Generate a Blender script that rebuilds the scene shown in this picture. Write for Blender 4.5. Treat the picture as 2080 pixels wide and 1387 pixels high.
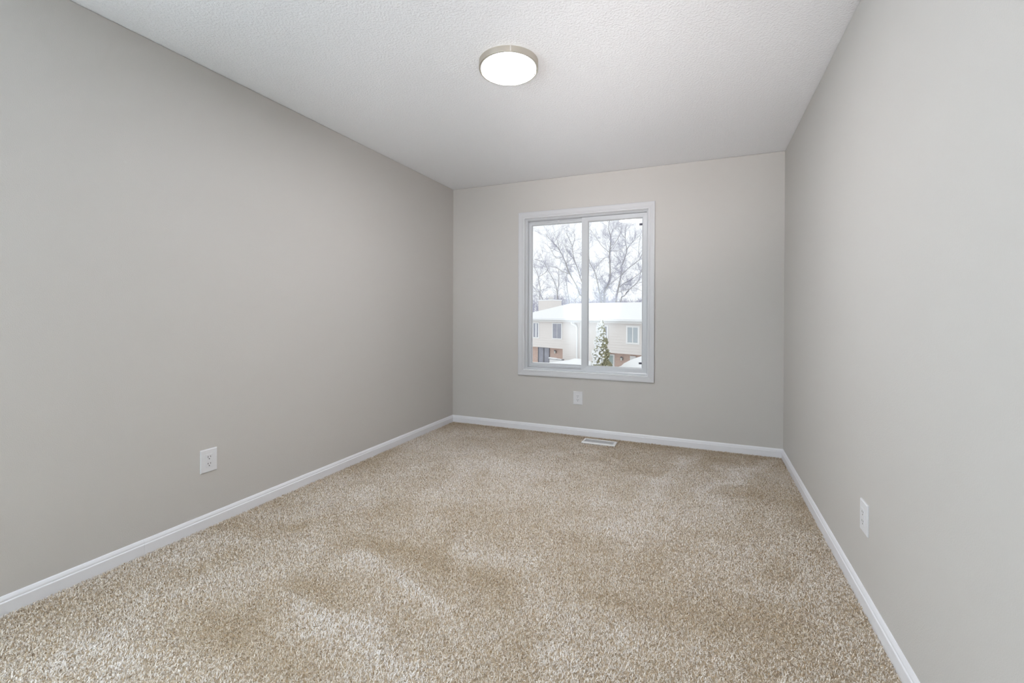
import bpy, math, random
import numpy as np

# ------------------------------------------------------------------ scene, camera, light
for o in list(bpy.data.objects):
    bpy.data.objects.remove(o, do_unlink=True)
S = bpy.context.scene
COL = S.collection
random.seed(7)
RNG = np.random.default_rng(11)

W, H, LEN = 3.0286, 2.44, 5.10            # room width, ceiling height, length (window wall is y = 0)
FPX, PPY = 921.92, 640.26                 # focal length and principal point row, in pixels of 2080 x 1387
CAM = np.array([2.4385, -4.1728, 1.1427])
YAW, PITCH, ROLL = -0.3995, -0.0051, 0.0036


def cam_axes():
    cy, sy = math.cos(YAW), math.sin(YAW)
    cp, sp = math.cos(PITCH), math.sin(PITCH)
    fwd = np.array([sy * cp, cy * cp, sp])
    right = np.array([cy, -sy, 0.0])
    up = np.cross(right, fwd)
    cr, sr = math.cos(ROLL), math.sin(ROLL)
    return cr * right + sr * up, -sr * right + cr * up, fwd


RIGHT, UP, FWD = cam_axes()
cd = bpy.data.cameras.new('camera')
cam = bpy.data.objects.new('camera', cd)
COL.objects.link(cam)
from mathutils import Matrix, Vector
cam.matrix_world = Matrix([[RIGHT[i], UP[i], -FWD[i], CAM[i]] for i in range(3)] + [[0, 0, 0, 1]])
cd.sensor_fit = 'HORIZONTAL'
cd.sensor_width = 36.0
cd.lens = FPX / 2080 * 36
cd.shift_y = (PPY - 693.5) / 2080
cd.clip_start = 0.02
cd.clip_end = 500
S.camera = cam

S.view_settings.view_transform = 'Standard'
S.view_settings.look = 'None'
S.view_settings.exposure = 0.04
S.view_settings.gamma = 1.0
S.view_settings.use_curve_mapping = False

wd = bpy.data.worlds.new('overcast_sky')
S.world = wd
wd.use_nodes = True
bg = wd.node_tree.nodes['Background']
bg.inputs[0].default_value = (0.96, 0.98, 1.0, 1)
bg.inputs[1].default_value = 1.13

LAMP_STRENGTH = 113.0


def flash(name, power, col, loc, aim, cone, soft=0.06):
    """an inferred bounce flash plus added fill spots, all unseen behind the lens"""
    d_ = bpy.data.lights.new(name, 'SPOT')
    d_.energy = power
    d_.color = col
    d_.spot_size = math.radians(cone)
    d_.spot_blend = 1.0
    d_.shadow_soft_size = soft
    o_ = bpy.data.objects.new(name, d_)
    COL.objects.link(o_)
    o_.location = loc
    o_.rotation_euler = (Vector(aim) - Vector(loc)).to_track_quat('-Z', 'Y').to_euler()


flash('wall_bounce_flash', 1400.0, (0.81, 1.0, 1.16), (1.40, -4.40, 1.50), (0.0, -4.80, 1.20), 80)
flash('rear_bounce_fill', 60.0, (1.0, 0.98, 1.0), (2.10, -4.30, 1.45), (2.40, -5.10, 1.60), 90)  # added fill, brings up the low walls and floor
flash('left_ceiling_fill', 155.0, (1.04, 1.0, 1.0), (2.70, -4.70, 0.90), (0.85, -0.72, 2.44), 46, 0.3)  # added fill aimed straight at the ceiling, like the next one
flash('right_ceiling_fill', 225.0, (1.08, 1.0, 0.97), (2.50, -4.70, 0.80), (2.15, -0.90, 2.44), 40, 0.3)






def ray(px, py):
    return FWD + RIGHT * ((px - 1040) / FPX) + UP * ((PPY - py) / FPX)


def at(px, py, depth):
    """the point seen at that pixel of the photograph, depth metres along the view axis"""
    return CAM + ray(px, py) * depth


# ------------------------------------------------------------------ materials
def nodes_of(name):
    m = bpy.data.materials.new(name)
    m.use_nodes = True
    nt = m.node_tree
    return m, nt, nt.nodes['Principled BSDF']


def mat(name, col, rough=0.6, metal=0.0, spec=0.4, bump=None, var=None):
    """bump = (scale, distance, detail); var = (scale, amount)"""
    m, nt, b = nodes_of(name)
    b.inputs['Base Color'].default_value = (*col, 1)
    b.inputs['Roughness'].default_value = rough
    b.inputs['Metallic'].default_value = metal
    b.inputs['Specular IOR Level'].default_value = spec
    tc = nt.nodes.new('ShaderNodeTexCoord')
    if bump:
        n = nt.nodes.new('ShaderNodeTexNoise')
        n.inputs['Scale'].default_value = bump[0]
        n.inputs['Detail'].default_value = bump[2]
        bp = nt.nodes.new('ShaderNodeBump')
        bp.inputs['Distance'].default_value = bump[1]
        nt.links.new(tc.outputs['Object'], n.inputs['Vector'])
        nt.links.new(n.outputs['Fac'], bp.inputs['Height'])
        nt.links.new(bp.outputs['Normal'], b.inputs['Normal'])
    if var:
        n = nt.nodes.new('ShaderNodeTexNoise')
        n.inputs['Scale'].default_value = var[0]
        n.inputs['Detail'].default_value = 3
        mx = nt.nodes.new('ShaderNodeMixRGB')
        mx.inputs[1].default_value = (*[c * (1 - var[1]) for c in col], 1)
        mx.inputs[2].default_value = (*[min(1, c * (1 + var[1])) for c in col], 1)
        nt.links.new(tc.outputs['Object'], n.inputs['Vector'])
        nt.links.new(n.outputs['Fac'], mx.inputs[0])
        nt.links.new(mx.outputs[0], b.inputs['Base Color'])
    return m


M = {}
M['wall'] = mat('greige_wall_paint', (0.628, 0.602, 0.574), 0.5, spec=0.35, bump=(260, 0.0006, 2), var=(0.9, 0.006))
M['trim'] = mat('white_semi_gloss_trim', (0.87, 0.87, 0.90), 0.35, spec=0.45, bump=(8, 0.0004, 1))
M['casing'] = mat('dimmed_white_casing_paint', (0.66, 0.66, 0.68), 0.35, spec=0.45, bump=(8, 0.0004, 1))  # same paint as the trim, shade put in where light falls too bright
M['jamb'] = mat('daylight_whitened_jamb_paint', (0.90, 0.91, 0.93), 0.16, spec=0.6, bump=(8, 0.0002, 1))  # whiter than the casing: outdoor daylight on the jamb is in this colour
M['vinyl'] = mat('white_window_vinyl', (0.62, 0.635, 0.66), 0.28, spec=0.5, bump=(20, 0.0002, 1))
M['plate'] = mat('white_outlet_plastic', (0.80, 0.80, 0.82), 0.35, spec=0.45, bump=(90, 0.0001, 1))
M['slot'] = mat('dark_outlet_slot', (0.06, 0.06, 0.065), 0.6, bump=(90, 0.0001, 1))
M['clip'] = mat('dark_grey_sash_clip', (0.10, 0.10, 0.14), 0.5, bump=(90, 0.0001, 1))
M['vent'] = mat('white_enamel_register', (0.88, 0.88, 0.88), 0.4, bump=(40, 0.0001, 1))
M['damper'] = mat('grey_register_damper', (0.22, 0.25, 0.30), 0.5, bump=(40, 0.0002, 1))
M['nickel'] = mat('brushed_nickel', (0.58, 0.54, 0.475), 0.36, metal=0.9, bump=(300, 0.0001, 1))
M['seam'] = mat('polished_nickel_seam', (0.86, 0.83, 0.78), 0.25, metal=1.0, bump=(300, 0.0001, 1))
M['carpet_base'] = mat('carpet_backing', (0.60, 0.50, 0.38), 0.95, spec=0.05, bump=(300, 0.002, 2))
M['snow'] = mat('fresh_snow', (0.91, 0.92, 0.935), 0.8, spec=0.2, bump=(3, 0.03, 3))
M['siding'] = mat('pale_cream_siding', (0.80, 0.76, 0.735), 0.6, bump=(6, 0.003, 2))
M['white_paint'] = mat('white_exterior_trim', (0.88, 0.88, 0.88), 0.5, bump=(6, 0.002, 2))
M['fascia'] = mat('grey_white_gutter', (0.74, 0.73, 0.725), 0.5, bump=(6, 0.002, 2))
M['far_glass'] = mat('dim_house_glass', (0.34, 0.35, 0.41), 0.12, spec=0.8, bump=(1.5, 0.002, 1), var=(2.0, 0.25))  # both house glasses carry glare and sky reflection in their base colour
M['far_glass_pale'] = mat('pale_house_glass', (0.47, 0.52, 0.56), 0.12, spec=0.8, bump=(1.5, 0.002, 1), var=(2.0, 0.12))
M['curtain'] = mat('white_curtain', (0.75, 0.77, 0.80), 0.8, bump=(30, 0.01, 1))
M['aqua_door'] = mat('pale_aqua_door', (0.46, 0.56, 0.55), 0.5, bump=(6, 0.002, 2))
M['lantern'] = mat('dark_lantern_metal', (0.22, 0.22, 0.24), 0.5, bump=(30, 0.002, 1))
M['lantern_glass'] = mat('frosted_lantern_glass', (0.72, 0.74, 0.70), 0.3, bump=(30, 0.001, 1))
M['bark'] = mat('grey_bark', (0.46, 0.445, 0.44), 0.9, spec=0.1, bump=(8, 0.02, 4), var=(3, 0.25))
M['twig'] = mat('frosted_twig', (0.47, 0.465, 0.56), 0.9, spec=0.1, bump=(8, 0.004, 2), var=(3, 0.2))
M['green'] = mat('olive_evergreen_spray', (0.40, 0.385, 0.25), 0.85, spec=0.15, bump=(20, 0.01, 2), var=(2.2, 0.4))


def brick_material():
    m, nt, b = nodes_of('pale_red_brick')
    tc = nt.nodes.new('ShaderNodeTexCoord')
    mp = nt.nodes.new('ShaderNodeMapping')
    mp.inputs['Rotation'].default_value = (math.radians(90), 0, 0)
    br = nt.nodes.new('ShaderNodeTexBrick')
    br.inputs['Color1'].default_value = (0.68, 0.49, 0.41, 1)
    br.inputs['Color2'].default_value = (0.57, 0.40, 0.34, 1)
    br.inputs['Mortar'].default_value = (0.68, 0.62, 0.58, 1)
    br.inputs['Scale'].default_value = 4.0
    br.inputs['Mortar Size'].default_value = 0.02
    nt.links.new(tc.outputs['Object'], mp.inputs['Vector'])
    nt.links.new(mp.outputs['Vector'], br.inputs['Vector'])
    nt.links.new(br.outputs['Color'], b.inputs['Base Color'])
    b.inputs['Roughness'].default_value = 0.85
    return m


def ceiling_material():
    m, nt, b = nodes_of('stippled_white_ceiling')
    b.inputs['Base Color'].default_value = (0.925, 0.935, 0.96, 1)
    b.inputs['Roughness'].default_value = 0.5
    b.inputs['Specular IOR Level'].default_value = 0.3
    tc = nt.nodes.new('ShaderNodeTexCoord')
    n = nt.nodes.new('ShaderNodeTexNoise')
    n.inputs['Scale'].default_value = 95
    n.inputs['Detail'].default_value = 3
    n.inputs['Roughness'].default_value = 0.6
    r = nt.nodes.new('ShaderNodeMapRange')
    r.inputs['From Min'].default_value = 0.40
    r.inputs['From Max'].default_value = 0.68
    bp = nt.nodes.new('ShaderNodeBump')
    bp.inputs['Distance'].default_value = 0.0022
    bp.inputs['Strength'].default_value = 0.7
    nt.links.new(tc.outputs['Object'], n.inputs['Vector'])
    nt.links.new(n.outputs['Fac'], r.inputs['Value'])
    nt.links.new(r.outputs['Result'], bp.inputs['Height'])
    nt.links.new(bp.outputs['Normal'], b.inputs['Normal'])
    return m


def glass_material():
    m, nt, b = nodes_of('clear_window_glass')
    out = nt.nodes['Material Output']
    nt.nodes.remove(b)
    tr = nt.nodes.new('ShaderNodeBsdfTransparent')
    tr.inputs[0].default_value = (0.975, 0.985, 0.985, 1)
    gl = nt.nodes.new('ShaderNodeBsdfGlossy')
    gl.inputs['Roughness'].default_value = 0.02
    fr = nt.nodes.new('ShaderNodeFresnel')
    fr.inputs['IOR'].default_value = 1.35
    mx = nt.nodes.new('ShaderNodeMixShader')
    nt.links.new(fr.outputs[0], mx.inputs[0])
    nt.links.new(tr.outputs[0], mx.inputs[1])
    nt.links.new(gl.outputs[0], mx.inputs[2])
    nt.links.new(mx.outputs[0], out.inputs['Surface'])
    return m


def lamp_material():
    m, nt, b = nodes_of('lit_diffuser')
    b.inputs['Base Color'].default_value = (0.9, 0.9, 0.9, 1)
    b.inputs['Emission Color'].default_value = (0.975, 0.975, 1.0, 1)
    b.inputs['Emission Strength'].default_value = LAMP_STRENGTH
    return m


def carpet_material():
    m, nt, b = nodes_of('frieze_carpet_yarn')
    a = nt.nodes.new('ShaderNodeAttribute')
    a.attribute_name = 'yarn'
    nt.links.new(a.outputs['Color'], b.inputs['Base Color'])
    b.inputs['Roughness'].default_value = 0.95
    b.inputs['Specular IOR Level'].default_value = 0.05
    return m


M['brick'] = brick_material()
M['ceiling'] = ceiling_material()
M['glass'] = glass_material()
M['lit'] = lamp_material()
M['carpet'] = carpet_material()


# ------------------------------------------------------------------ building helpers
class MB:
    def __init__(self):
        self.v, self.f = [], []

    def add(self, verts, faces):
        k = len(self.v)
        self.v += [tuple(map(float, p)) for p in verts]
        self.f += [tuple(i + k for i in f) for f in faces]
        return self

    def box(self, a, b):
        x0, y0, z0 = a
        x1, y1, z1 = b
        return self.add([(x0, y0, z0), (x1, y0, z0), (x1, y1, z0), (x0, y1, z0), (x0, y0, z1), (x1, y0, z1), (x1, y1, z1), (x0, y1, z1)],
                        [(3, 2, 1, 0), (4, 5, 6, 7), (0, 1, 5, 4), (1, 2, 6, 5), (2, 3, 7, 6), (3, 0, 4, 7)])

    def chamfer_box(self, a, b, c, axis, side):
        """a box whose face on one side of an axis is narrowed by c all round (a bevelled plate)"""
        lo, hi = list(a), list(b)
        oth = [i for i in range(3) if i != axis]
        near, far = (lo[axis], hi[axis]) if side > 0 else (hi[axis], lo[axis])
        rim = near + (far - near) * 0.55

        def ring(d, pos):
            r = []
            for s, t in ((0, 0), (1, 0), (1, 1), (0, 1)):
                p = [0, 0, 0]
                p[axis] = pos
                p[oth[0]] = (hi[oth[0]] - d) if s else (lo[oth[0]] + d)
                p[oth[1]] = (hi[oth[1]] - d) if t else (lo[oth[1]] + d)
                r.append(p)
            return r
        vs = ring(0, near) + ring(0, rim) + ring(c, far)
        fs = [(0, 1, 2, 3), (8, 9, 10, 11)]
        for k in (0, 4):
            for i in range(4):
                j = (i + 1) % 4
                fs.append((k + i, k + j, k + 4 + j, k + 4 + i))
        return self.add(vs, fs)

    def tube(self, pts, rads, n=6):
        pts = [np.array(p, float) for p in pts]
        m = len(pts)
        vs, fs = [], []
        ref = np.array([0.31, 0.17, 0.93])
        for i, p in enumerate(pts):
            d = pts[min(i + 1, m - 1)] - pts[max(i - 1, 0)]
            d = d / (np.linalg.norm(d) + 1e-9)
            r_ = ref if abs(d @ ref) < 0.95 else np.array([1.0, 0, 0])
            a = np.cross(d, r_)
            a /= np.linalg.norm(a)
            b = np.cross(d, a)
            for k in range(n):
                t = 2 * math.pi * k / n
                vs.append(p + (a * math.cos(t) + b * math.sin(t)) * rads[i])
        for i in range(m - 1):
            for k in range(n):
                j = (k + 1) % n
                fs.append((i * n + k, i * n + j, (i + 1) * n + j, (i + 1) * n + k))
        fs.append(tuple(range(n))[::-1])
        fs.append(tuple((m - 1) * n + k for k in range(n)))
        return self.add(vs, fs)

    def lathe(self, prof, c, n=96):
        """prof = (radius, z) pairs, closed by caps where the radius is 0"""
        vs, fs = [], []
        for r, z in prof:
            for k in range(n):
                t = 2 * math.pi * k / n
                vs.append((c[0] + r * math.cos(t), c[1] + r * math.sin(t), z))
        for i in range(len(prof) - 1):
            for k in range(n):
                j = (k + 1) % n
                fs.append((i * n + k, i * n + j, (i + 1) * n + j, (i + 1) * n + k))
        return self.add(vs, fs)

    def frame(self, rect, prof, closed=True):
        """sweep a profile of (outward offset, y) round a rectangle x0, x1, z0, z1 in an xz plane"""
        x0, x1, z0, z1 = rect
        vs, fs = [], []
        n = len(prof)
        for sx, sz in ((0, 0), (1, 0), (1, 1), (0, 1)):
            for o, y in prof:
                vs.append(((x1 + o) if sx else (x0 - o), y, (z1 + o) if sz else (z0 - o)))
        for c in range(4):
            d = (c + 1) % 4
            for i in range(n if closed else n - 1):
                j = (i + 1) % n
                fs.append((c * n + i, d * n + i, d * n + j, c * n + j))
        return self.add(vs, fs)

    def blob(self, c, r, seed, squash=(1, 1, 1), n=7, rough=0.25):
        rg = random.Random(seed)
        vs, fs = [], []
        m = n * 2
        for i in range(n + 1):
            th = math.pi * i / n
            for k in range(m):
                ph = 2 * math.pi * k / m
                q = r * (1 + rough * (rg.random() - 0.5))
                vs.append((c[0] + q * math.sin(th) * math.cos(ph) * squash[0], c[1] + q * math.sin(th) * math.sin(ph) * squash[1],
                           c[2] + q * math.cos(th) * squash[2]))
        for i in range(n):
            for k in range(m):
                j = (k + 1) % m
                fs.append((i * m + k, i * m + j, (i + 1) * m + j, (i + 1) * m + k))
        return self.add(vs, fs)

    def build(self, name, m, parent=None, smooth=False, bevel=0.0):
        me = bpy.data.meshes.new(name)
        me.from_pydata(self.v, [], self.f)
        me.materials.append(m)
        import bmesh
        bm = bmesh.new()
        bm.from_mesh(me)
        bmesh.ops.recalc_face_normals(bm, faces=bm.faces)
        bm.to_mesh(me)
        bm.free()
        if smooth:
            me.polygons.foreach_set('use_smooth', [True] * len(me.polygons))
        o = bpy.data.objects.new(name, me)
        COL.objects.link(o)
        if parent is not None:
            o.parent = parent
            o.matrix_parent_inverse = parent_matrix(parent).inverted()
        if bevel:
            b = o.modifiers.new('bevel', 'BEVEL')
            b.width = bevel
            b.segments = 2
            b.limit_method = 'ANGLE'
        return o


def parent_matrix(o):
    m = Matrix.LocRotScale(o.location, o.rotation_euler, None)
    return m if o.parent is None else parent_matrix(o.parent) @ o.matrix_parent_inverse @ m


def tag(o, label=None, cat=None, group=None, kind=None):
    if label:
        o['label'] = label
    if cat:
        o['category'] = cat
    if group:
        o['group'] = group
    if kind:
        o['kind'] = kind
    return o


def empty(name, loc=(0, 0, 0), rz=0.0):
    o = bpy.data.objects.new(name, None)
    COL.objects.link(o)
    o.location = loc
    o.rotation_euler = (0, 0, rz)
    o.empty_display_size = 0.05
    return o


# ------------------------------------------------------------------ room shell
T = 0.16
FLOOR_Z = -0.012                          # carpet backing; the pile tops out at z = 0
WX0, WX1, WZ0, WZ1 = 0.7468, 2.0409, 0.5307, 2.1315      # outer edge of the window casing
CW = 0.054
IX0, IX1, IZ0, IZ1 = WX0 + CW, WX1 - CW, WZ0 + CW, WZ1 - CW   # inner edge of the casing
JX0, JX1, JZ0, JZ1 = IX0 - 0.012, IX1 + 0.012, IZ0 - 0.012, IZ1 + 0.012
GAP = 0.0025                              # hairline between wall board and ceiling

tag(MB().box((-T, -LEN - T, FLOOR_Z - 0.2), (W + T, T, FLOOR_Z)).build('floor', M['carpet_base']),
    'beige carpeted floor of the empty room', 'floor', kind='structure')
tag(MB().box((-T, -LEN - T, H), (W + T, T, H + 0.15)).build('ceiling', M['ceiling']),
    'white stippled ceiling with one round light', 'ceiling', kind='structure')
tag(MB().box((-T, -LEN, FLOOR_Z), (0, 0, H - GAP)).build('wall_left', M['wall']),
    'long greige wall at the left with one outlet', 'wall', kind='structure')
tag(MB().box((W, -LEN, FLOOR_Z), (W + T, 0, H - GAP)).build('wall_right', M['wall']),
    'greige wall at the right with one outlet near the baseboard', 'wall', kind='structure')
tag(MB().box((-T, -LEN - T, FLOOR_Z), (W + T, -LEN, H - GAP)).build('wall_near', M['wall']),
    'greige wall behind the camera', 'wall', kind='structure')
wb = MB()
wb.box((-T, 0, FLOOR_Z), (JX0, T, H - GAP)).box((JX1, 0, FLOOR_Z), (W + T, T, H - GAP))
wb.box((JX0, 0, FLOOR_Z), (JX1, T, JZ0)).box((JX0, 0, JZ1), (JX1, T, H - GAP))
tag(wb.build('wall_far', M['wall']), 'greige end wall holding the white window', 'wall', kind='structure')

# baseboards: (distance from the wall, height) profile, run between mitred ends
BBP = [(0, FLOOR_Z), (0.013, FLOOR_Z), (0.013, 0.041), (0.0118, 0.0435), (0.0095, 0.0455), (0.0095, 0.050), (0.0085, 0.054), (0.005, 0.0615), (0.003, 0.0645), (0, 0.0652)]


def baseboard(side, segs):
    mb = MB()
    n = len(BBP)
    for a, b, ma, mb_ in segs:              # run a to b, ma / mb_ = mitre at that end
        vs = []
        for t, mt, sg in ((a, ma, 1), (b, mb_, -1)):
            for d, z in BBP:
                s = t + sg * d * mt
                vs.append({'left': (d, -s, z), 'right': (W - d, -s, z), 'far': (s, -d, z), 'near': (s, -LEN + d, z)}[side])
        fs = [(i, (i + 1) % n, n + (i + 1) % n, n + i) for i in range(n)]
        mb.add(vs, fs + [tuple(range(n)), tuple(range(n, 2 * n))])
    o = mb.build('baseboard_' + side, M['trim'])
    return tag(o, {'left': 'white baseboard along the long left wall', 'right': 'white baseboard along the right wall',
                   'far': 'white baseboard along the end wall below the window', 'near': 'white baseboard behind the camera'}[side],
               'baseboard', kind='structure')


baseboard('left', [(0, 2.8767, 1, 0), (2.8771, LEN, 0, 1)])
baseboard('right', [(0, LEN, 1, 1)])
baseboard('far', [(0, W, 1, 1)])
baseboard('near', [(0, W, 1, 1)])

# ------------------------------------------------------------------ window
win = tag(empty('window_1', ((IX0 + IX1) / 2, 0, IZ0)), 'white two-pane sliding window in the end wall looking out on snow', 'window', kind='structure')
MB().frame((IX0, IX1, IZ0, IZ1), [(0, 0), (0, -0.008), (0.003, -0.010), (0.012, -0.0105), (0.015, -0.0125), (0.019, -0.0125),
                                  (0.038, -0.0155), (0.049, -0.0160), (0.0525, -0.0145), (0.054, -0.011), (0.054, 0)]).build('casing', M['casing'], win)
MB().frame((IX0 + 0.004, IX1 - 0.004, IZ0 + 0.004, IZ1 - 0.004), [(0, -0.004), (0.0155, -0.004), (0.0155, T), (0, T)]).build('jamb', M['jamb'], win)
VX0, VX1, VZ0, VZ1 = IX0 + 0.004, IX1 - 0.004, IZ0 + 0.004, IZ1 - 0.004
fw = 0.020
MB().frame((VX0 + fw, VX1 - fw, VZ0 + fw, VZ1 - fw), [(0, 0.060), (0.003, 0.050), (0.012, 0.046), (0.014, 0.044), (fw, 0.044), (fw, 0.125), (0, 0.125)]) \
    .build('frame', M['vinyl'], win)
# fixed pane at the left, set further out
sl = MB().frame((0.857, 1.372, 0.647, 2.012), [(0, 0.093), (0.003, 0.084), (0.010, 0.081), (0.022, 0.080), (0.025, 0.077), (0.034, 0.077), (0.034, 0.110), (0, 0.110)])
sl = sl.build('sash', M['vinyl'], win)
MB().box((0.853, 0.097, 0.643), (1.376, 0.101, 2.016)).build('pane', M['glass'], sl)
MB().chamfer_box((1.128, 0.066, 2.028), (1.142, 0.080, 2.044), 0.003, 1, -1).build('keeper', M['trim'], win)
# sliding pane at the right, nearer the room, with the wide meeting stile
RX0, RX1, RZ0, RZ1 = 1.4350, 1.9235, 0.649, 2.0035
sr = MB()
op = [(0, 0.064), (0.003, 0.055), (0.010, 0.0515), (0.034, 0.0505)]
vs, n = [], 6
for sx, sz in ((0, 0), (1, 0), (1, 1), (0, 1)):
    wide = 0.0640 if not sx else 0.0425
    tall = 0.045
    for o_, y_ in ((0, 0.064), (0.003, 0.0555), (0.010, 0.052), (1, 0.050), (1, 0.080), (0, 0.080)):
        ox = wide if o_ == 1 else o_
        oz = tall if o_ == 1 else o_
        vs.append(((RX1 + ox) if sx else (RX0 - ox), y_, (RZ1 + oz) if sz else (RZ0 - oz)))
fs = []
for c in range(4):
    d = (c + 1) % 4
    for i in range(n):
        j = (i + 1) % n
        fs.append((c * n + i, d * n + i, d * n + j, c * n + j))
sr = sr.add(vs, fs).build('sash', M['vinyl'], win)
MB().box((RX0 - 0.004, 0.068, RZ0 - 0.004), (RX1 + 0.004, 0.072, RZ1 + 0.004)).build('pane', M['glass'], sr)
for za, zb in ((1.938, 1.956), (0.683, 0.700)):
    tag(MB().chamfer_box((RX1 - 0.024, 0.050, za), (RX1 + 0.002, 0.062, zb), 0.003, 1, -1).build('clip', M['clip'], sr), 'small dark grey clip')


# ------------------------------------------------------------------ ceiling light
LC = (1.5005, -2.0085)
LR = 0.1535
NEARDIR = np.array([0.33, -0.944])


def low(x, y):
    """the ring hangs a little lower on its far side"""
    t = (np.array([x - LC[0], y - LC[1]]) @ NEARDIR) / LR
    return H - 0.0365 + 0.0085 * t


lamp = tag(empty('ceiling_light', (LC[0], LC[1], H)), 'round lit ceiling light with a thin brushed nickel ring', 'ceiling light')


def ring_mesh(prof, n=120, shear=True):
    """prof = (radius, drop 0 at the ceiling .. 1 at the lower rim, extra z)"""
    vs, fs = [], []
    for r, t, ez in prof:
        for k in range(n):
            a = 2 * math.pi * k / n
            x, y = LC[0] + r * math.cos(a), LC[1] + r * math.sin(a)
            vs.append((x, y, H - (H - low(x, y)) * t + ez))
    m = len(prof)
    for i in range(m - 1):
        for k in range(n):
            j = (k + 1) % n
            fs.append((i * n + k, i * n + j, (i + 1) * n + j, (i + 1) * n + k))
    mb = MB()
    mb.add(vs, fs)
    return mb


ring_mesh([(LR - 0.004, 0, 0), (LR, 0, 0), (LR, 0.9, 0), (LR - 0.001, 1, 0), (LR - 0.007, 1, 0), (LR - 0.008, 0.9, 0), (LR - 0.0085, 0, 0)]) \
    .build('trim_ring', M['nickel'], lamp, smooth=True).modifiers.new('edge', 'EDGE_SPLIT').split_angle = 0.6
d = ring_mesh([(0.1365, 0.2, 0), (0.1365, 0.95, 0), (0.134, 1.0, -0.0008), (0.09, 1.0, -0.002), (0.0005, 1.0, -0.0025)])
d.f.append(tuple(range(len(d.v) - 120, len(d.v))))
d.build('diffuser', M['lit'], lamp, smooth=True)
ring_mesh([(LR - 0.0085, 0.5, 0), (LR - 0.0085, 0.96, 0), (0.1385, 0.96, 0), (0.1385, 0.5, 0)]).build('inner_lip', M['trim'], lamp, smooth=True)
ang = math.atan2(NEARDIR[1], NEARDIR[0]) + 0.13
vs = []
for a, r in ((ang - 0.022, LR + 0.0002), (ang + 0.022, LR + 0.0002), (ang + 0.022, LR + 0.0009), (ang - 0.022, LR + 0.0009)):
    x, y = LC[0] + r * math.cos(a), LC[1] + r * math.sin(a)
    vs += [(x, y, H), (x, y, low(x, y))]
MB().add(vs, [(0, 1, 3, 2), (2, 3, 5, 4), (4, 5, 7, 6), (6, 7, 1, 0), (0, 2, 4, 6), (1, 3, 5, 7)]).build('seam', M['seam'], lamp)


# ------------------------------------------------------------------ outlets
def outlet(pos, rz, label):
    """built facing -y against the wall plane y = 0, then turned"""
    r = tag(empty('electrical_outlet', pos, rz), label, 'outlet', group='wall outlets')
    Mx = Matrix.LocRotScale(Vector(pos), Matrix.Rotation(rz, 3, 'Z').to_euler(), None)

    def put(mb, name, m, parent, bevel=0):
        o = mb.build(name, m, None, bevel=bevel)
        o.parent = parent
        return o
    w, h = 0.0445, 0.0615
    pl = put(MB().chamfer_box((-w, -0.0065, -h), (w, 0, h), 0.004, 1, -1), 'cover_plate', M['plate'], r)
    rc = put(MB().chamfer_box((-0.0170, -0.0085, -0.0340), (0.0170, -0.006, 0.0340), 0.0012, 1, -1), 'receptacle', M['plate'], r)
    for dz in (0.0170, -0.0190):
        s = MB()
        for x, hh in ((-0.0066, 0.0042), (0.0066, 0.0036)):
            s.box((x - 0.0014, -0.0088, dz + 0.004 - hh), (x + 0.0014, -0.0082, dz + 0.004 + hh))
        vs = [(0.0028 * math.cos(t), -0.0088, dz - 0.0075 + 0.0028 * math.sin(t)) for t in [2 * math.pi * k / 12 for k in range(12)]]
        vs += [(x, -0.0082, z) for x, y, z in vs]
        s.add(vs, [tuple(range(12)), tuple(range(12, 24))] + [(i, (i + 1) % 12, 12 + (i + 1) % 12, 12 + i) for i in range(12)])
        put(s, 'socket_slots', M['slot'], rc)
    return r


outlet((0, -2.5695, 0.3485), math.radians(90), 'white duplex outlet low on the long left wall above its baseboard')
outlet((W, -1.989, 0.3435), math.radians(-90), 'white duplex outlet on the right wall, seen almost edge-on')
outlet((1.354, 0, 0.3455), 0, 'white duplex outlet on the end wall under the window')

# ------------------------------------------------------------------ floor register
vx0, vx1, vy0, vy1 = 1.4465, 1.7410, -0.2400, -0.1080
reg = tag(empty('floor_vent', ((vx0 + vx1) / 2, (vy0 + vy1) / 2, 0)), 'white metal floor register in the carpet below the window', 'vent')
fr = MB()
b = 0.021
prof = [(0, -0.004), (0, 0.006), (0.003, 0.008), (b - 0.006, 0.007), (b, 0.003), (b, -0.004)]
n = len(prof)
vs = []
for sx, sy in ((0, 0), (1, 0), (1, 1), (0, 1)):
    for o_, z_ in prof:
        vs.append(((vx1 - b + o_) if sx else (vx0 + b - o_), (vy1 - b + o_) if sy else (vy0 + b - o_), z_))
fs = []
for c in range(4):
    e = (c + 1) % 4
    for i in range(n):
        j = (i + 1) % n
        fs.append((c * n + i, e * n + i, e * n + j, c * n + j))
fr.add(vs, fs).build('frame', M['vent'], reg)
lv = MB()
k = 30
for i in range(k):
    x = vx0 + b + (vx1 - vx0 - 2 * b) * (i + 0.5) / k
    lv.add([(x - 0.0020, vy0 + b, 0.0045), (x - 0.0009, vy0 + b, 0.0055), (x + 0.0016, vy0 + b, -0.002), (x + 0.0006, vy0 + b, -0.003),
            (x - 0.0020, vy1 - b, 0.0045), (x - 0.0009, vy1 - b, 0.0055), (x + 0.0016, vy1 - b, -0.002), (x + 0.0006, vy1 - b, -0.003)],
           [(0, 1, 2, 3), (7, 6, 5, 4), (0, 4, 5, 1), (1, 5, 6, 2), (2, 6, 7, 3), (3, 7, 4, 0)])
for yy in (vy0 + b + 0.030, vy0 + b + 0.060):
    lv.box((vx0 + b, yy - 0.001, -0.003), (vx1 - b, yy + 0.001, 0.004))
lv.build('louver', M['vent'], reg)
MB().box((vx0 + 0.006, vy0 + 0.006, -0.0115), (vx1 - 0.006, vy1 - 0.006, -0.0085)).build('damper', M['damper'], reg)


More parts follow.
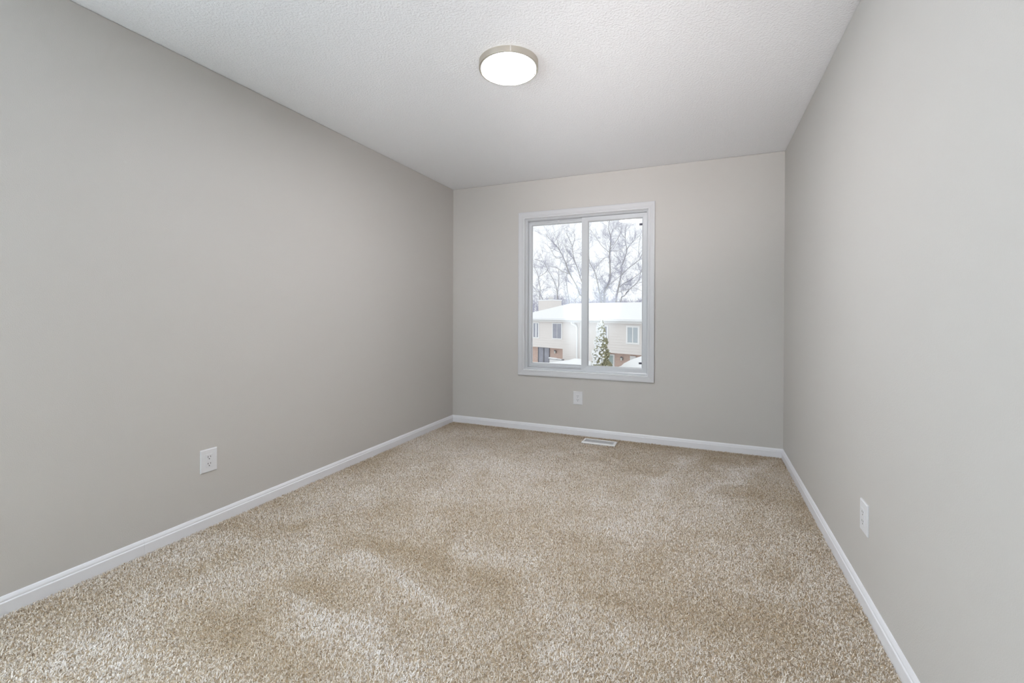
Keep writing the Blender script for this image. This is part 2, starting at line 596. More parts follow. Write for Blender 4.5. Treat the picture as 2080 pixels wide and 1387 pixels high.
# ------------------------------------------------------------------ carpet pile
def value_noise(x, y, cell, seed):
    g = np.random.default_rng(seed).random((64, 64))
    u, v = x / cell + 20.0, y / cell + 20.0
    i, j = np.floor(u).astype(int), np.floor(v).astype(int)
    a, c = u - i, v - j
    a, c = a * a * (3 - 2 * a), c * c * (3 - 2 * c)
    q = lambda p, r: g[p % 64, r % 64]
    return (q(i, j) * (1 - a) + q(i + 1, j) * a) * (1 - c) + (q(i, j + 1) * (1 - a) + q(i + 1, j + 1) * a) * c


def seg_dist(x, y, ax, ay, bx, by):
    dx, dy = bx - ax, by - ay
    t = np.clip(((x - ax) * dx + (y - ay) * dy) / (dx * dx + dy * dy), 0, 1)
    return np.hypot(x - ax - t * dx, y - ay - t * dy)


def floor_px(px, py):
    r = ray(px, py)
    t = -CAM[2] / r[2]
    return (CAM + r * t)[:2]


def nap(x, y):
    """1 where the pile is brushed up and reads light, 0 where it is brushed away and reads brown"""
    wx = x + 0.13 * (value_noise(x, y, 0.15, 5) - 0.5)
    wy = y + 0.13 * (value_noise(x, y, 0.22, 6) - 0.5)
    v = 0.60 + 0.36 * (value_noise(wx, wy, 0.42, 1) - 0.5) + 0.42 * (value_noise(wx * 1.3, wy, 0.16, 2) - 0.5)

    def stroke(p, q, width, amount):
        nonlocal v
        a, b_ = floor_px(*p), floor_px(*q)
        d_ = seg_dist(wx, wy, a[0], a[1], b_[0], b_[1])
        v = v + amount * np.exp(-(d_ / width) ** 2)
    # vacuum tracks and brushed areas
    stroke((953, 921), (1295, 1024), 0.42, 0.26)
    stroke((727, 1126), (898, 1236), 0.050, 0.48)
    stroke((556, 1215), (700, 1285), 0.045, 0.50)
    stroke((680, 1280), (830, 1359), 0.075, 0.46)
    stroke((447, 1085), (645, 1106), 0.080, 0.32)
    stroke((330, 1190), (474, 1174), 0.110, 0.24)
    stroke((160, 1335), (280, 1255), 0.080, 0.26)
    stroke((939, 1122), (1062, 1126), 0.080, 0.26)
    stroke((707, 1095), (898, 1128), 0.075, -0.46)
    stroke((898, 1140), (1040, 1180), 0.080, -0.26)
    stroke((597, 1190), (789, 1304), 0.080, -0.40)
    stroke((430, 1265), (640, 1365), 0.100, -0.36)
    stroke((470, 1068), (600, 1080), 0.070, -0.26)
    stroke((120, 1240), (330, 1170), 0.090, -0.24)
    stroke((1226, 1222), (1568, 1290), 0.090, -0.24)
    stroke((1534, 1079), (1773, 1372), 0.200, -0.10)
    stroke((1418, 928), (1582, 949), 0.120, -0.36)
    stroke((1527, 1003), (1623, 1024), 0.120, -0.28)
    stroke((1329, 983), (1418, 918), 0.035, 0.34)
    stroke((1432, 997), (1568, 932), 0.045, 0.42)
    stroke((1254, 1079), (1391, 956), 0.060, 0.22)
    stroke((1363, 1092), (1541, 1113), 0.080, 0.20)
    stroke((1060, 868), (1085, 880), 0.050, 0.30)
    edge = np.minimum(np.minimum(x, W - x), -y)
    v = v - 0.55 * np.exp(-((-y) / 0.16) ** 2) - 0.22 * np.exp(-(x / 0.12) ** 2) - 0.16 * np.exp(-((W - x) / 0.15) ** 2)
    return np.clip(0.5 + (v - 0.5) * 1.08, 0, 1)


def carpet():
    N = 820000
    x = RNG.random(N) * (W - 0.030) + 0.015
    y = -(RNG.random(N) * (LEN - 0.03 - 0.015) + 0.015)
    keep = ~((x > vx0 - 0.001) & (x < vx1 + 0.001) & (y > vy0 - 0.001) & (y < vy1 + 0.001))
    # thin the pile out behind the lens, where nothing shows
    keep &= (y > -3.75) | (RNG.random(N) < 0.35)
    x, y = x[keep], y[keep]
    N = len(x)
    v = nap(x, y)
    az = RNG.random(N) * 2 * math.pi
    lean = 0.0030 + 0.0038 * RNG.random(N)
    dx, dy = np.cos(az) * lean, np.sin(az) * lean
    # nap: brushed toward the window (light) or toward the lens (brown, open pile)
    dy = dy + (v - 0.45) * 0.003
    h = 0.0045 + 0.0042 * RNG.random(N) - 0.0012 * (1 - v)
    curl = RNG.random(N) * 2 * math.pi
    w = 0.0010 + 0.0007 * RNG.random(N)
    lx = np.hypot(dx, dy) + 1e-6
    sx, sy = -dy / lx * w, dx / lx * w
    z0 = np.full(N, FLOOR_Z + 0.0045)
    mx_, my_ = x + dx * 0.45, y + dy * 0.45
    mz = z0 + h * 0.8
    tx, ty = x + dx * 1.25 + np.cos(curl) * 0.0024, y + dy * 1.25 + np.sin(curl) * 0.0024
    tz = z0 + h
    lim = lambda a, lo, hi: np.clip(a, lo, hi)
    P = np.empty((N, 5, 3), np.float32)
    P[:, 0] = np.stack([x - sx, y - sy, z0], 1)
    P[:, 1] = np.stack([x + sx, y + sy, z0], 1)
    P[:, 2] = np.stack([mx_ - sx, my_ - sy, mz], 1)
    P[:, 3] = np.stack([mx_ + sx, my_ + sy, mz], 1)
    P[:, 4] = np.stack([tx, ty, tz], 1)
    P[:, :, 0] = lim(P[:, :, 0], 0.0135, W - 0.0135)
    P[:, :, 1] = lim(P[:, :, 1], -LEN + 0.0135, -0.0135)
    # yarn colours: oatmeal, sand, tan and brown flecks
    tones = np.array([[0.95, 0.905, 0.87], [0.91, 0.855, 0.805], [0.86, 0.785, 0.70], [0.70, 0.58, 0.44], [0.52, 0.40, 0.27]])
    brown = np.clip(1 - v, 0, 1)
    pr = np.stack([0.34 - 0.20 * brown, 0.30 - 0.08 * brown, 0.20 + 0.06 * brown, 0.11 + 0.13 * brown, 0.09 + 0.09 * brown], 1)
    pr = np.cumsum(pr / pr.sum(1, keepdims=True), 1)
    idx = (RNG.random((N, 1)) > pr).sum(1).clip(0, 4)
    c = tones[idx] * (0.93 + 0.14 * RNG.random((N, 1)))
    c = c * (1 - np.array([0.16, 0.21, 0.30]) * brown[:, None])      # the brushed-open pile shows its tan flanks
    colr = np.ones((N, 5, 4), np.float32)
    colr[:, :, :3] = c[:, None, :]
    me = bpy.data.meshes.new('carpet_pile')
    me.vertices.add(N * 5)
    me.vertices.foreach_set('co', P.ravel())
    base = np.arange(N, dtype=np.int32)[:, None] * 5
    loops = np.concatenate([base + np.array([0, 1, 3, 2]), base + np.array([2, 3, 4])], 1).astype(np.int32)
    me.loops.add(N * 7)
    me.loops.foreach_set('vertex_index', loops.ravel())
    starts = (np.arange(N, dtype=np.int32)[:, None] * 7 + np.array([0, 4], np.int32)).astype(np.int32)
    me.polygons.add(N * 2)
    me.polygons.foreach_set('loop_start', starts.ravel())
    me.update(calc_edges=True)
    at_ = me.attributes.new('yarn', 'FLOAT_COLOR', 'POINT')
    at_.data.foreach_set('color', colr.ravel())
    me.materials.append(M['carpet'])
    o = bpy.data.objects.new('carpet_pile', me)
    COL.objects.link(o)
    return tag(o, 'flecked beige and brown carpet pile covering the whole floor', 'carpet', kind='stuff')


carpet()

# ------------------------------------------------------------------ outside: snowy ground
GZ = -3.6
g = MB()
nx, ny = 60, 50
xs, ys = np.linspace(-70, 50, nx), np.linspace(0.6, 120, ny)
rg = np.random.default_rng(3).random((nx, ny))
g.add([(xs[i], ys[j], GZ + 0.12 * (rg[i, j] - 0.5)) for i in range(nx) for j in range(ny)],
      [(i * ny + j, (i + 1) * ny + j, (i + 1) * ny + j + 1, i * ny + j + 1) for i in range(nx - 1) for j in range(ny - 1)])
tag(g.build('ground', M['snow'], smooth=True), 'snow covered ground outside the window', 'ground', kind='structure')

# ------------------------------------------------------------------ outside: the townhouse across the yard
# facade frame: u runs along the wall to the right, off comes out of the wall toward the room
d0 = ray(1180, 637)
FO = CAM + d0 * 38.0
FU = -ray(200, 637)
FU[2] = 0
FU /= np.linalg.norm(FU)
FN = np.array([FU[1], -FU[0], 0.0])
if FN @ (CAM - FO) < 0:
    FN = -FN
RZH = math.atan2(FU[1], FU[0])
house = tag(empty('townhouse', (float(FO[0]), float(FO[1]), GZ), RZH),
            'cream two-storey townhouse with snow-covered roof across the yard', 'house')


def fac(px, py, off=0.0):
    r = ray(px, py)
    t = ((FO + FN * off - CAM) @ FN) / (r @ FN)
    P = CAM + r * t
    return float((P - FO) @ FU), float(P[2])


def hpart(mb, name, m, parent=None, smooth=False):
    """mb is in house coordinates (u, -off, z above the ground)"""
    o = mb.build(name, m, None, smooth=smooth)
    o.parent = parent or house
    return o


def hb(mb, u0, u1, z0, z1, o0, o1):
    return mb.box((u0, -o1, z0 - GZ), (u1, -o0, z1 - GZ))


UL, UR = -7.7, 13.0
ZE, ZB = 0.40, -1.97                       # eave, underside of the overhanging upper storey


def siding(mb, u0, u1, z0, z1, o0, o1, course=0.21):
    """lapped boards: every course leans out at its foot"""
    k = max(1, int(round((z1 - z0) / course)))
    hgt = (z1 - z0) / k
    for i in range(k):
        za, zb_ = z0 + i * hgt - GZ, z0 + (i + 1) * hgt - GZ
        mb.add([(u0, -o0, za), (u1, -o0, za), (u1, -o1 - 0.022, za), (u0, -o1 - 0.022, za), (u0, -o0, zb_), (u1, -o0, zb_), (u1, -o1, zb_), (u0, -o1, zb_)],
               [(3, 2, 1, 0), (4, 5, 6, 7), (0, 1, 5, 4), (1, 2, 6, 5), (2, 3, 7, 6), (3, 0, 4, 7)])
    return mb


sd = MB()
siding(sd, UL, UR, ZB, ZE, -9.5, 0.0)
siding(sd, -2.0, 2.2, GZ, ZB, -1.2, 0.0)
hpart(sd, 'siding', M['siding'])
hpart(hb(hb(MB(), UL, -2.0, GZ, ZB, -9.5, -0.7), 2.2, UR, GZ, ZB, -9.5, -0.7), 'brick_wall', M['brick'])
hpart(hb(hb(MB(), -0.02, 0.10, GZ, ZE, 0.0, 0.05), 0.14, 0.2, GZ, ZE, 0.0, 0.05), 'corner_trim', M['white_paint'])
hpart(hb(MB(), UL - 0.35, UR, ZE - 0.02, ZE + 0.16, 0.0, 0.42), 'gutter', M['fascia'])
# roof with its cap of snow: a long ridge with a hipped end at the left
rid_z, snow_t = 2.12, 0.16
R = [(UL - 0.5, 0.5, ZE + 0.1), (UR, 0.5, ZE + 0.1), (UR, -10.4, ZE + 0.1), (UL - 0.5, -10.4, ZE + 0.1), (-5.37, -5.0, rid_z - 0.12), (UR, -5.0, rid_z - 0.12)]
rv = [(u, -o_, z - GZ) for u, o_, z in R]
rf = [(0, 1, 5, 4), (2, 3, 4, 5), (3, 0, 4), (0, 3, 2, 1), (1, 2, 5)]
roof = hpart(MB().add(rv, rf), 'roof', M['fascia'])
R2 = [(UL - 0.46, 0.46, ZE + 0.14), (UR, 0.46, ZE + 0.14), (UR, -10.45, ZE + 0.14), (UL - 0.55, -10.45, ZE + 0.14)]
R3 = [(UL - 0.50, 0.50, ZE + 0.30), (UR, 0.50, ZE + 0.30), (UR, -10.4, ZE + 0.30), (UL - 0.50, -10.4, ZE + 0.30), (-5.37, -5.0, rid_z), (UR, -5.0, rid_z)]
sv = [(u, -o_, z - GZ) for u, o_, z in R2 + R3]
sf = [(3, 2, 1, 0), (0, 1, 5, 4), (2, 3, 7, 6), (3, 0, 4, 7), (4, 5, 9, 8), (6, 7, 8, 9), (7, 4, 8), (1, 2, 6, 9, 5)]
tag(hpart(MB().add(sv, sf), 'roof_snow', M['snow'], roof), 'thick white snow on the roof')
# chimney behind the hip
c0, c1 = fac(1093.8, 611, -7.0), fac(1120.8, 611, -7.0)
ch = MB()
siding(ch, c0[0], c1[0], 0.3, c0[1], -8.6, -7.0)
ch = hpart(ch, 'chimney', M['siding'])
hpart(hb(MB(), c0[0] - 0.06, c1[0] + 0.06, c0[1], c0[1] + 0.12, -8.66, -6.94), 'chimney_snow', M['snow'], ch)
mu = (c0[0] + c1[0]) / 2
hpart(MB().lathe([(0, c0[1] + 0.12 - GZ), (0.26, c0[1] + 0.12 - GZ), (0.26, c0[1] + 0.30 - GZ), (0.33, c0[1] + 0.32 - GZ), (0.3, c0[1] + 0.42 - GZ), (0, c0[1] + 0.46 - GZ)],
                 (mu + 0.12, 7.8), 16), 'flue', M['fascia'], ch)


def hwindow(u0, u1, z0, z1, frame_w, panes, gm, label=None, mull=0.05):
    f = MB()
    f.frame((u0, u1, z0 - GZ, z1 - GZ), [(0, -0.02), (0, -0.07), (frame_w, -0.06), (frame_w, -0.01)])
    for i in range(1, panes):
        c = u0 + (u1 - u0) * i / panes
        f.box((c - mull / 2, -0.062, z0 - GZ), (c + mull / 2, -0.02, z1 - GZ))
    fo = hpart(f, 'window', M['white_paint'])
    if label:
        tag(fo, label)
    for i in range(panes):
        a, b_ = u0 + (u1 - u0) * i / panes, u0 + (u1 - u0) * (i + 1) / panes
        hpart(hb(MB(), a, b_, z0, z1, 0.022, 0.036), 'pane', gm, fo)
    return fo


w1 = hwindow(-5.55, -4.93, -1.08, 0.20, 0.10, 1, M['far_glass'], 'upper window with a pale curtain')
hpart(hb(MB(), -5.33, -5.13, -1.06, 0.18, 0.036, 0.046), 'curtain', M['curtain'], w1)
hwindow(-3.12, -2.13, -1.07, 0.20, 0.09, 2, M['far_glass'], 'upper window of dim dark glass', mull=0.02)
hwindow(1.75, 2.66, -1.16, 0.08, 0.12, 2, M['far_glass'], 'upper window half hidden by the evergreen')
hwindow(4.58, 5.46, -1.06, 0.08, 0.14, 2, M['far_glass_pale'], 'upper window of pale glass in a wide white frame', mull=0.07)
# sliding door in the brick recess
SA, SB = fac(1094, 720, -0.66)[0], fac(1115.5, 720, -0.66)[0]
SM = (SA + SB) / 2
sdoor = MB().frame((SA, SB, -3.45 - GZ, -2.08 - GZ), [(0, 0.71), (0, 0.62), (0.06, 0.62), (0.06, 0.71)])
sdoor.box((SM - 0.04, 0.62, -3.45 - GZ), (SM + 0.04, 0.70, -2.08 - GZ))
sdoor = hpart(sdoor, 'sliding_door', M['lantern'])
tag(sdoor, 'dark two-panel sliding glass door in brick')
for a, b_ in ((SA, SM - 0.04), (SM + 0.04, SB)):
    hpart(hb(MB(), a, b_, -3.45, -2.08, -0.68, -0.665), 'pane', M['far_glass'], sdoor)
DA, DB = fac(1236, 730, -0.66)[0], fac(1246.2, 730, -0.66)[0]
ad = hpart(MB().frame((DA, DB, GZ + 0.05 - GZ, -2.24 - GZ), [(0, 0.71), (0, 0.60), (0.1, 0.60), (0.1, 0.71)]), 'door', M['white_paint'])
tag(ad, 'pale aqua door in a white frame')
hpart(hb(MB(), DA, DB, GZ + 0.05, -2.24, -0.69, -0.66), 'door_leaf', M['aqua_door'], ad)
hpart(hb(MB(), fac(1279.5, 730, -0.6)[0], fac(1291, 730, -0.6)[0], GZ, -2.15, -0.69, -0.60), 'door_panel', M['white_paint'])


def lantern(px, py):
    u, z = fac(px, py, -0.6)
    zz = z - GZ
    l = hpart(MB().box((u - 0.05, 0.60, zz - 0.10), (u + 0.05, 0.70, zz + 0.10)).lathe([(0.0, zz + 0.20), (0.05, zz + 0.18), (0.10, zz + 0.11), (0.10, zz + 0.09), (0, zz + 0.09)], (u, 0.54), 10),
              'wall_lantern', M['lantern'])
    hpart(MB().lathe([(0, zz + 0.09), (0.08, zz + 0.09), (0.06, zz - 0.11), (0, zz - 0.13)], (u, 0.54), 10), 'lantern_glass', M['lantern_glass'], l)


lantern(1128, 715)
lantern(1263, 729)
zt = ZE - 0.02 - GZ
hpart(MB().tube([(-0.72, -0.36, zt), (-0.70, -0.34, zt - 0.12), (-0.42, -0.12, zt - 0.30), (-0.36, -0.09, zt - 0.42), (-0.34, -0.09, 0.05)], [0.085] * 5, 8),
      'downspout', M['white_paint'])

# ------------------------------------------------------------------ outside: snow banks and a fence by the patio


def mound(name, pts, z_top, label, cat, width, base=GZ):
    """an uneven ridge of snow through world points (x, y), with per-point crest heights"""
    vs, fs = [], []
    n = 9
    rgm = random.Random(len(name) * 7 + len(pts))
    for (x, y), zt_ in zip(pts, z_top):
        for k in range(n):
            t = k / (n - 1) * 2 - 1
            z = base + (zt_ - base) * max(0.0, math.cos(t * math.pi / 2)) ** 0.6
            vs.append((x + FN[0] * t * width + 0.05 * rgm.random(), y + FN[1] * t * width, z - (0.06 if abs(t) == 1 else 0)))
    for i in range(len(pts) - 1):
        for k in range(n - 1):
            fs.append((i * n + k, i * n + k + 1, (i + 1) * n + k + 1, (i + 1) * n + k))
    fs.append(tuple(range(n)))
    fs.append(tuple(range((len(pts) - 1) * n, len(pts) * n)))
    o = MB().add(vs, fs).build(name, M['snow'], smooth=True)
    return tag(o, label, cat)


def crest(pxs, off):
    pts, zs = [], []
    for px, py in pxs:
        u, z = fac(px, py, off)
        P = FO + FU * u + FN * off
        pts.append((float(P[0]), float(P[1])))
        zs.append(z)
    return pts, zs


p_, z_ = crest([(1060, 735), (1090, 735.5), (1114, 736.5), (1130, 734), (1146, 732), (1158, 730.5), (1166, 728), (1176, 728.5), (1186, 730), (1200, 735), (1215, 741)], 2.6)
mound('snow_bank', p_, z_, 'long uneven snow bank along the house front in the left pane', 'snow bank', 1.0)
p_, z_ = crest([(1258, 744), (1266, 740.5), (1272, 735.5), (1281, 730.5), (1292, 726.5), (1304, 722.8), (1318, 720.5), (1334, 722), (1350, 731)], 2.4)
mound('snow_mound', p_, z_, 'tall rounded snow mound before the brick at the lower right of the window', 'snow mound', 1.2)
u0, z0 = fac(1116, 726.5, 1.3)
u1, z1 = fac(1143, 727.5, 1.3)
fence = tag(empty('patio_fence', tuple(map(float, FO + FU * u0 + FN * 1.3)), RZH), 'short white patio fence capped with snow beside the sliding door', 'fence')
fence.location[2] = GZ
fb = MB().box((0, 0, 0), (u1 - u0, 0.08, z0 - GZ - 0.10))
fb = fb.build('fence_panel', M['white_paint'])
fb.parent = fence
rl = MB().box((-0.04, -0.05, z0 - GZ - 0.10), (u1 - u0 + 0.06, 0.13, z0 - GZ - 0.02)).build('top_rail', M['lantern'])
rl.parent = fence
sc = MB()
for i in range(7):
    uu = (u1 - u0) * (i + 0.4) / 7.4
    sc.blob((uu, 0.03, z0 - GZ - 0.02 - 0.004 * i), 0.17, 30 + i, (1.1, 0.75, 0.42 if i < 4 else 0.25), 6, 0.2)
sc = sc.build('fence_snow', M['snow'], smooth=True)
sc.parent = fence


# ------------------------------------------------------------------ outside: snowy evergreen
def evergreen():
    dep = 31.0
    base = at(1221, 742, dep)
    tip = at(1221.5, 650, dep)
    bx, by = float(base[0]), float(base[1])
    rt = empty('evergreen_tree', (bx, by, GZ))
    tag(rt, 'narrow olive evergreen laden with snow in front of the townhouse', 'tree')
    rgx = random.Random(21)
    ht = tip[2] - GZ
    MB().tube([(bx, by, GZ - 0.05), (bx, by, GZ + ht * 0.9)], [0.09, 0.02], 8).build('trunk', M['bark'], rt)
    leaf, snow = MB(), MB()
    r0 = 0.86
    k = 0
    side = np.array([RIGHT[0], RIGHT[1]])
    side /= np.linalg.norm(side)

    def prof(t):
        return r0 * (1 - t) ** 0.72 * (0.86 + 0.14 * math.sin(t * 31)) + 0.03
    for i in range(8000):
        t = rgx.random() ** 1.25
        a = rgx.random() * 2 * math.pi
        rr = prof(t) * (0.72 + 0.3 * rgx.random())
        lx = -0.26 * max(0, (t - 0.45)) if a > math.pi else 0
        c = np.array([bx + rr * math.cos(a), by + rr * math.sin(a), GZ + 0.15 + t * (ht - 0.2)])
        out = np.array([math.cos(a), math.sin(a), 0])
        s = 0.06 + 0.055 * rgx.random()
        upv = np.array([0, 0, 1.0]) + out * (0.5 + 0.5 * rgx.random()) + np.array([rgx.uniform(-.4, .4), rgx.uniform(-.4, .4), 0])
        upv /= np.linalg.norm(upv)
        sd_ = np.cross(upv, out + np.array([rgx.uniform(-.8, .8), rgx.uniform(-.8, .8), 0.01]))
        sd_ /= np.linalg.norm(sd_) + 1e-9
        nn = np.cross(sd_, upv)
        leaf.add([c - upv * s * 0.6, c + sd_ * s * 0.45 + upv * s * 0.1, c + upv * s, c - sd_ * s * 0.45 + upv * s * 0.1, c + nn * s * 0.22],
                 [(0, 1, 4), (1, 2, 4), (2, 3, 4), (3, 0, 4), (0, 3, 2, 1)])
    for i in range(1250):
        t = rgx.random() ** 1.05
        a = rgx.random() * 2 * math.pi
        o2 = np.array([math.cos(a), math.sin(a)])
        leftness = -(o2 @ side)
        if leftness < rgx.uniform(-0.30, 1.0) - 0.85 * t ** 1.2:
            if rgx.random() > 0.06:
                continue
        rr = prof(t) * (0.9 + 0.14 * rgx.random())
        s = (0.045 + 0.06 * rgx.random()) * (1 - 0.3 * t)
        snow.blob((bx + rr * o2[0], by + rr * o2[1], GZ + 0.2 + t * (ht - 0.25)), s, i, (1.2, 1.2, 0.8), 4, 0.6)
    for q, (px, py, s) in enumerate(((1221.5, 651, .07), (1220.5, 656, .09), (1214.5, 657, .05), (1214, 661, .07), (1213, 666, .09), (1217, 664, .08), (1213.5, 671, .10), (1219, 664, .08))):
        c = at(px, py, dep - 0.1)
        snow.blob(tuple(map(float, c)), s, 900 + q, (1, 1, 0.9), 6, 0.4)
    leaf.build('foliage', M['green'], rt)['kind'] = 'stuff'
    tag(snow.build('snow', M['snow'], rt, smooth=True), 'clumps of white snow', kind='stuff')


evergreen()


# ------------------------------------------------------------------ outside: bare snowy trees
def smooth_line(p, sub=3):
    p = [np.array(q, float) for q in p]
    out = []
    for i in range(len(p) - 1):
        a, b_, c, e = p[max(i - 1, 0)], p[i], p[i + 1], p[min(i + 2, len(p) - 1)]
        for s in range(sub):
            t = s / sub
            out.append(0.5 * (2 * b_ + (c - a) * t + (2 * a - 5 * b_ + 4 * c - e) * t * t + (3 * b_ - a - 3 * c + e) * t ** 3))
    out.append(p[-1])
    return out


def bare_tree(label, limbs, depth, seed, tw=1.0, tsize=1.0, minpy=None):
    """limbs: list of (pixel path, width px at its foot, width px at its tip); the first limbs run down to the ground"""
    rgx = random.Random(seed)
    f0 = at(*limbs[0][0][0], depth)
    rt = tag(empty('bare_tree', (float(f0[0]), float(f0[1]), GZ)), label, 'tree', group='bare trees behind the townhouse')
    wood, twig, snow = MB(), MB(), MB()

    def grow(p, d_, L, r, lvl):
        n = 3
        pts, rad = [p], [r]
        q, dd = p.copy(), d_.copy()
        for i in range(n):
            dd = dd + np.array([rgx.uniform(-.32, .32), rgx.uniform(-.32, .32), rgx.uniform(-.12, .30)])
            dd /= np.linalg.norm(dd)
            q = q + dd * L / n
            pts.append(q)
            rad.append(r * (1 - 0.8 * (i + 1) / n))
        twig.tube(pts, rad, 3)
        if lvl == 1 or (lvl == 2 and rgx.random() < 0.35):
            snow.tube([pt + np.array([0, 0, r * 0.9]) for pt in pts], [x * 0.65 for x in rad], 3)
        if lvl < 3:
            kids = (6, 4)[lvl - 1]
            for _ in range(max(1, int(round(kids * tw)))):
                t = rgx.uniform(0.2, 1.0) * n
                i = min(int(t), n - 1)
                a = pts[i] + (pts[i + 1] - pts[i]) * (t - i)
                nd = (pts[i + 1] - pts[i])
                nd = nd / np.linalg.norm(nd)
                nd = nd * 0.8 + np.array([rgx.gauss(0, .6), rgx.gauss(0, .6), rgx.gauss(0.12, .5)])
                nd /= np.linalg.norm(nd)
                grow(a, nd, L * rgx.uniform(0.38, 0.62), r * 0.58, lvl + 1)

    for li, (path, w0, w1) in enumerate(limbs):
        drift = rgx.uniform(-1.3, 1.3) if li else 0.0
        m = len(path)
        start = 0.0
        pts = [at(px, py, depth + drift * i / max(1, m - 1)) for i, (px, py) in enumerate(path)]
        if path[0][1] > 598:              # runs on down to the ground behind the roof
            foot = np.array([pts[0][0], pts[0][1], GZ - 0.1])
            pts = [foot] + pts
        pts = smooth_line(pts)
        m = len(pts)
        rad = []
        for i in range(m):
            t = i / (m - 1)
            rad.append(0.5 * (w0 + (w1 - w0) * t ** 0.8) * depth / FPX)
        wood.tube(pts, rad, 7)
        # snow lying along the upper side of leaning limbs
        run, rr = [], []
        for i in range(m):
            if pts[i][2] > 1.0:
                e = pts[min(i + 1, m - 1)] - pts[max(i - 1, 0)]
                lean = np.hypot(e[0], e[1]) / (np.linalg.norm(e) + 1e-9)
                run.append(pts[i] + np.array([0, 0, rad[i] * 0.55]) + np.array([-e[0], -e[1], 0]) / (np.linalg.norm(e) + 1e-9) * rad[i] * 0.5)
                rr.append(rad[i] * (0.12 + 0.75 * lean))
        if len(run) > 2:
            snow.tube(run, rr, 5)
        zmax = max(q[2] for q in pts)
        for i in range(1, m):
            if pts[i][2] < 1.6:
                continue
            e = pts[i] - pts[i - 1]
            L_ = np.linalg.norm(e)
            e /= L_
            for _ in range(max(1, int(round(L_ * 1.5 * tw)))):
                a = pts[i - 1] + (pts[i] - pts[i - 1]) * rgx.random()
                nd = e * 0.75 + np.array([rgx.gauss(0, .65), rgx.gauss(0, .65), rgx.gauss(0.1, .45)])
                nd /= np.linalg.norm(nd)
                grow(a, nd, rgx.uniform(0.9, 2.3) * tsize, max(0.013, min(0.028, rad[i] * 0.45)), 1)
    tag(wood.build('trunk', M['bark'], rt, smooth=True), 'grey snow-dusted trunk and limbs')
    tag(twig.build('twigs', M['twig'], rt), kind='stuff')
    tag(snow.build('snow', M['snow'], rt, smooth=True), kind='stuff')
    return rt


def zr(pts):
    return [(x / 7.5 + 1190, y / 7.5 + 435) for x, y in pts]


def zl(pts):
    return [(x / 8.667 + 1070, y / 8.667 + 440) for x, y in pts]


bare_tree('bare tree with the thickest pale trunk, left of centre in the right window pane', [
    (zr([(285, 1370), (280, 1200), (330, 1100), (372, 940), (360, 640), (375, 480), (375, 330), (345, 220), (365, 60)]), 6.4, 0.9),
    (zr([(245, 1330), (246, 1170), (340, 1085), (505, 955), (590, 860)]), 2.8, 0.8),
    (zr([(228, 1370), (200, 1150), (160, 960), (130, 860), (62, 740), (40, 560), (45, 420)]), 3.0, 0.9),
    (zr([(370, 590), (250, 490), (200, 420), (130, 320), (60, 220)]), 1.3, 0.5),
    (zr([(380, 530), (480, 380), (530, 270), (540, 160)]), 1.4, 0.5),
    (zr([(360, 640), (270, 680), (170, 800), (110, 960)]), 1.3, 0.6),
    (zr([(378, 330), (410, 240), (480, 180)]), 1.0, 0.4),
    (zr([(375, 940), (430, 860), (540, 790)]), 0.9, 0.5),
    (zr([(378, 550), (470, 560), (590, 500)]), 1.0, 0.5),
], 53.0, 101, 1.35, 1.0)
bare_tree('bare forked tree beside the right edge of the right window pane', [
    (zr([(460, 1370), (485, 1180), (530, 960), (545, 800), (562, 750), (602, 640), (622, 540), (602, 400), (605, 250), (620, 160)]), 4.4, 0.8),
    (zr([(530, 1340), (592, 1240), (670, 1135), (750, 1075), (812, 1000), (832, 900), (870, 800)]), 2.8, 0.9),
    (zr([(515, 1105), (600, 1040), (700, 990), (820, 900), (930, 830)]), 2.0, 0.8),
    (zr([(500, 1190), (560, 1160), (640, 1150), (700, 1120)]), 1.5, 0.7),
    (zr([(545, 930), (640, 830), (760, 740), (832, 660), (900, 520)]), 1.9, 0.7),
    (zr([(600, 365), (545, 300), (500, 230)]), 1.2, 0.5),
    (zr([(615, 540), (700, 440), (790, 360)]), 1.2, 0.5),
    (zr([(545, 740), (500, 680), (430, 630)]), 1.1, 0.5),
    (zr([(650, 1140), (760, 1130), (900, 1190)]), 1.1, 0.5),
    (zr([(812, 640), (805, 500), (830, 330)]), 1.0, 0.5),
], 62.0, 202, 1.3, 1.12)
bare_tree('bare tree with one long limb slanting up leftwards across the left window pane', [
    (zl([(1050, 1520), (930, 1370), (880, 1225), (745, 985), (690, 830), (620, 670), (560, 560), (500, 490), (395, 385), (330, 300)]), 3.8, 0.8),
    (zl([(1010, 1250), (945, 1080), (900, 930), (842, 780), (812, 640), (800, 520), (735, 370), (690, 280)]), 2.4, 0.8),
    (zl([(740, 1005), (620, 960), (550, 915), (450, 880), (350, 868), (250, 900)]), 1.5, 0.6),
    (zl([(570, 570), (540, 430), (450, 270)]), 1.2, 0.5),
    (zl([(805, 520), (850, 350), (790, 240)]), 1.2, 0.5),
    (zl([(640, 700), (520, 730), (400, 540), (330, 470)]), 1.0, 0.5),
    (zl([(700, 860), (720, 700), (690, 560), (660, 470)]), 1.1, 0.5),
    (zl([(930, 1080), (980, 900), (1000, 700)]), 1.1, 0.5),
], 63.0, 303, 1.25, 1.08)
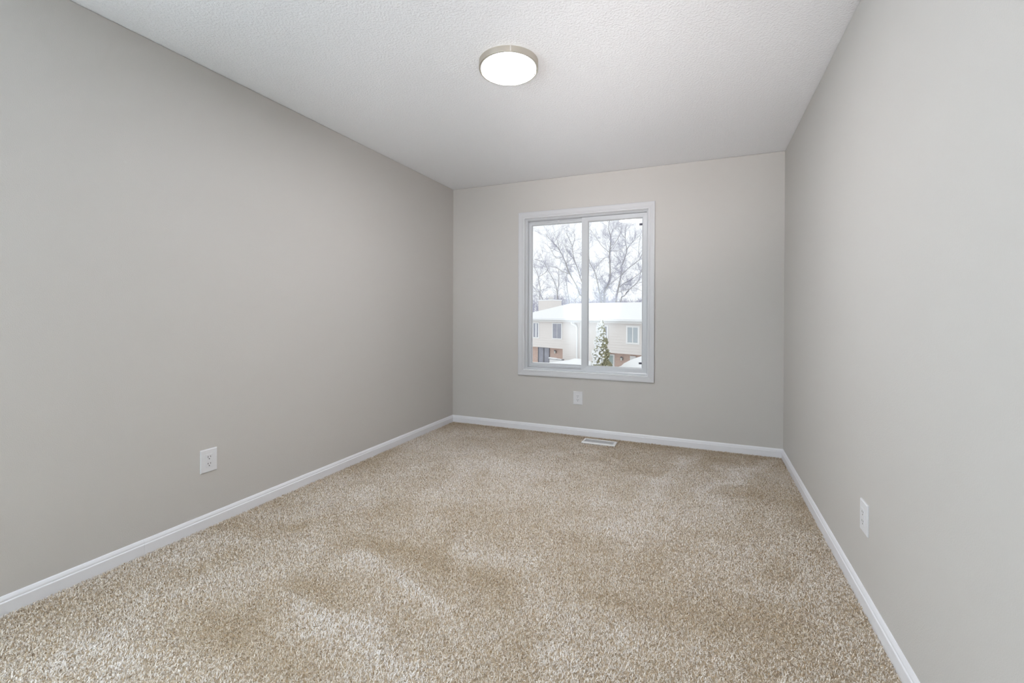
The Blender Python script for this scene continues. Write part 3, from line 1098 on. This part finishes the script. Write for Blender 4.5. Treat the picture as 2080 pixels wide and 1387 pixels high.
bare_tree('slim bare tree rising above the chimney at the left edge of the left pane', [
    (zl([(285, 1550), (240, 1370), (235, 1250), (215, 1130), (190, 1010), (140, 900), (120, 800)]), 2.2, 0.7),
    (zl([(230, 1420), (180, 1320), (135, 1260), (90, 1180)]), 1.6, 0.7),
    (zl([(140, 750), (210, 770), (260, 800)]), 1.2, 0.6),
    (zl([(200, 1060), (280, 1020), (360, 940), (310, 800)]), 1.2, 0.5),
], 54.0, 404, 1.35, 0.8)
bare_tree('slender twin-stemmed bare tree behind the roof slope in the left pane', [
    (zl([(575, 1600), (540, 1380), (558, 1200), (566, 1040), (560, 930)]), 2.0, 0.7),
    (zl([(535, 1370), (490, 1160), (450, 1070), (375, 950), (305, 800), (230, 640)]), 1.6, 0.6),
    (zl([(750, 1570), (715, 1290), (690, 1130), (700, 1000)]), 1.8, 0.8),
    (zl([(850, 1530), (900, 1420), (940, 1360)]), 1.5, 0.8),
], 73.0, 505, 1.3, 1.05)


# a far stand of bare trees, only a haze of twigs along the roof line
def far_stand():
    mb = MB()
    rgx = random.Random(5)
    for i in range(620):
        px = rgx.uniform(1020, 1480)
        dep = rgx.uniform(82, 104)
        c = at(px, 640, dep)
        top = rgx.uniform(607, 616) if px > 1185 else rgx.uniform(600, 618)
        zt_ = at(px, top, dep)[2]
        x, y = float(c[0]), float(c[1])
        p = np.array([x, y, GZ - 0.1])
        mb.tube([p, (x + rgx.uniform(-.3, .3), y, zt_ * 0.5), (x + rgx.uniform(-.5, .5), y, zt_)], [0.07, 0.04, 0.012], 3)
        for _ in range(16):
            z = rgx.uniform(0.5, max(0.8, zt_))
            a = np.array([x, y, z])
            e = np.array([rgx.gauss(0, 1), rgx.gauss(0, 1), abs(rgx.gauss(0.8, .6))])
            e /= np.linalg.norm(e)
            mb.tube([a, a + e * rgx.uniform(0.6, 1.4)], [0.022, 0.008], 3)
    tag(mb.build('treeline', M['twig']), 'distant hazy line of bare woods above the snowy roof', 'woods', kind='stuff')


far_stand()
